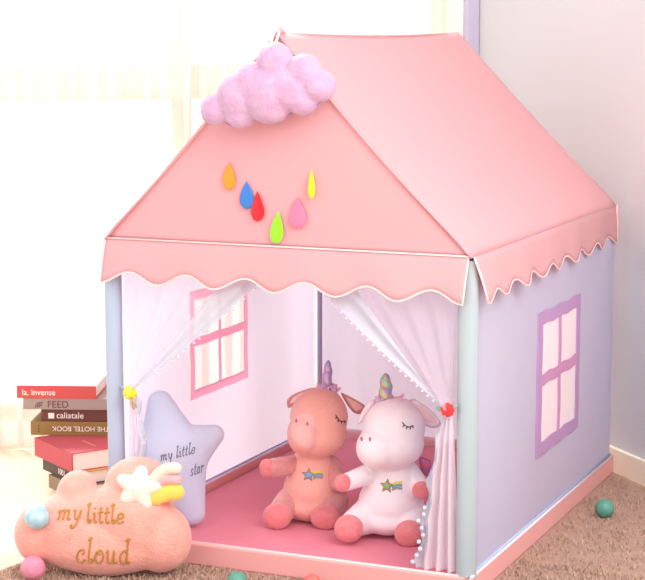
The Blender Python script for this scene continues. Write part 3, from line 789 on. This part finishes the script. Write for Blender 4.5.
# ------------------------------------------------------------------ books
PAGE = mat('book_pages', (246, 236, 224), .9, bump=.3, bscale=300)
def book(x0, x1, y0, y1, z0, z1, rgb, label, root, rz, origin, page_side='both', cover_top=None):
    """spine along the front (-y) side"""
    m = mat('book_cover', rgb, .55, bump=.1, bscale=100)
    t = empty('book', root, rz); tag(t, label, 'book', 'books stacked beside the tent')
    ct = .0025
    bm = bmesh.new(); add_box(bm, x0, x1, y0, y0 + ct * 1.5, z0, z1); add_box(bm, x0, x1, y0 + ct, y1, z0, z0 + ct)
    mesh_obj('cover', bm, m, t, False)
    box('cover_top' if cover_top else 'front_cover', cover_top or m, t, x0, x1, y0 + ct, y1, z1 - ct, z1)
    box('pages', PAGE, t, x0 + .004, x1 - .004, y0 + ct * 1.5, y1 - .004, z0 + ct, z1 - ct)
    return t
B0 = on_z(64, 492, 0) + Vector((-.02, .03, 0)); B0.z = 0
bf = Frame(B0, YAW - .05)
def zr(py, ly=0): return bf(60, py, ly).z
def xr(px, ly=0): return bf(px, 400, ly).x
WHT = mat('overexposed_cover', (250, 244, 238), .7); TXT = mat('white_lettering', (248, 240, 230), .6); DTXT = mat('dark_lettering', (120, 70, 66), .6); GTXT = mat('gilt_lettering', (232, 170, 150), .5)  # first one puts washed-out light into the colour of the top book's cover
FY = -.02      # plane of the upper spines
def spine_M(x, y, z, flip=False):
    M = Matrix.Translation((x, y - .0004, z)) @ Matrix.Rotation(PI / 2, 4, 'X')
    return M @ Matrix.Rotation(PI, 4, 'Z') if flip else M
# lower three lie turned towards the tent
rz2 = YAW + math.radians(-56)
zA, zB, zC, zD = zr(497, FY), zr(478, FY), zr(461, FY), zr(0, FY)
z_red0, z_red1 = .086, .142
Rr = on_z(72, 472.5, .086)      # front lower corner of the red book
def turned(P, lx, ly, z0, z1, rgb, label, rz, ct=None):
    return book(-lx, 0, 0, ly, z0, z1, rgb, label, (P.x, P.y, 0), rz, None, cover_top=ct)
b1 = turned(on_z(71, 500, 0) + Vector((.02, .0, 0)), .19, .18, .0, .040, (150, 128, 104), 'brown book at the very bottom of the stack beside the tent', rz2)
b2 = turned(on_z(78, 486, .04), .24, .18, .0405, .080, (92, 80, 78), 'dark grey book directly under the large red book', rz2)
b2b = turned(on_z(73, 474, .08) + Vector((.004, .004, 0)), .15, .2, .0805, .0855, (240, 196, 90), 'thin yellow booklet squeezed under the large red book', rz2)
b3 = turned(Rr, .255, .20, z_red0, z_red1, (194, 84, 94), 'large red hardcover turned at an angle, below the upright-facing spines', rz2)
font_text('title_lettering', TXT, b2, '1001', spine_M(-.135, 0, .050), .026)
# gilt line on the red cover
bm = bmesh.new(); rr = random.Random(2)
x = -.135
while x < -.05:
    l = rr.uniform(.003, .009); add_box(bm, x, x + l, .10, .1035, z_red1, z_red1 + .0006); x += l + .0025
mesh_obj('title_line', bm, GTXT, b3, False)
# upper four, spines facing the viewer
zs = z_red1 + .0008
hts = [.0425, .037, .034, .039]
xs = [(30, 116), (41, 118), (23, 112), (17, 96)]
cols = [(150, 118, 66), (112, 66, 58), (164, 146, 138), (206, 84, 80)]
labs = ['olive book with white upside-down title, lying on the large red book', 'dark brown book between the olive and the grey book', 'grey book lettered FEED under the topmost red book', 'red-spined book, its cover whitened as if by bright light, on top of the stack beside the tent']
dep = [.2, .18, .2, .24]
yo = [.095, .100, .092, .090]
UP = []
for (a, b), h_, c, l, dd, y_ in zip(xs, hts, cols, labs, dep, yo):
    t = book(xr(a, y_), xr(b, y_), y_, y_ + dd, zs, zs + h_, c, l, B0, YAW - .05, None, cover_top=WHT if c == cols[3] else None)
    UP.append((t, zs, y_)); zs += h_ + .0006
t, z, y = UP[0]; font_text('title_lettering', TXT, t, 'THE HOTEL BOOK', spine_M(xr(109, y), y, z + .0275, True), .021, 1.0)
bm = bmesh.new()
for k in range(3): blob(bm, Vector((xr(38, y), y, z + .011 + .009 * k)), (.0028, .001, .0028), sub=2)
mesh_obj('spine_dot', bm, DTXT, t)
t, z, y = UP[1]; font_text('title_lettering', TXT, t, 'caliatale', spine_M(xr(56, y), y, z + .009), .027, .98)
bm = bmesh.new(); x = xr(48, y); add_box(bm, x, x + .018, y - .0008, y + .001, z + .008, z + .025); mesh_obj('spine_emblem', bm, TXT, t, False)
t, z, y = UP[2]; font_text('title_lettering', DTXT, t, 'FEED', spine_M(xr(47, y), y, z + .006), .030, 1.0)
bm = bmesh.new()
for r_ in (.006, .011, .016): add_tube(bm, [(xr(41, y) + r_ * math.cos(a) * 1.1, y - .0005, z + .006 + r_ * math.sin(a)) for a in [PI * i / 10 for i in range(4, 11)]], .0012, 6)
mesh_obj('spine_emblem', bm, DTXT, t)
t, z, y = UP[3]; font_text('title_lettering', TXT, t, 'la. Invense', spine_M(xr(22, y), y, z + .010), .026, .95)

# ------------------------------------------------------------------ rug with shaggy pile
RA, RB, RC, RD, RE = (-.30, -.9), (.15, 1.45), (.55, 1.842), (2.2, .134), (2.2, -.9)
rug = empty('rug', (.5, -.2, 0)); tag(rug, 'shaggy light brown rug under the tent, cushion and play balls', 'rug')
prism('rug_base', RUGM, rug, [(x - .5, y + .2, .0002) for x, y in (RA, RB, RC, RD, RE)], 'z', (0, 0, .0014))
PILE = mat('rug_tufts', (192, 164, 144), .95, .2, rgb2=(180, 148, 128), nscale=20, spec=.1)
bm = bmesh.new(); rr = random.Random(9)
n = 0
while n < 40000:
    x, y = rr.uniform(-.32, 2.0), rr.uniform(-.75, 1.3) if rr.random() < .55 else rr.uniform(-.5, .35)
    if -.02 < x < W + .02 and y > -.02: continue
    if x < RA[0] + .012 + (y - RA[1]) * (RB[0] - RA[0]) / (RB[1] - RA[1]) or x * TB.x + y * TB.y > 1.66: continue
    n += 1
    a = rr.uniform(0, 2 * PI); l = rr.uniform(.006, .013); wd = .0016; ln = rr.uniform(.004, .012); b = rr.uniform(0, 2 * PI)
    d = Vector((math.cos(a) * wd, math.sin(a) * wd, 0)); p = Vector((x - .5, y + .2, .0012)); e = Vector((math.cos(b) * ln, math.sin(b) * ln, 0))
    v = [bm.verts.new(p - d), bm.verts.new(p + d), bm.verts.new(p + d * .8 + e * .5 + Vector((0, 0, l * .7))), bm.verts.new(p - d * .8 + e * .5 + Vector((0, 0, l * .7))), bm.verts.new(p + e + Vector((0, 0, l)))]
    bm.faces.new((v[0], v[1], v[2], v[3])); bm.faces.new((v[3], v[2], v[4]))
tag(mesh_obj('pile', bm, PILE, rug), kind='stuff')
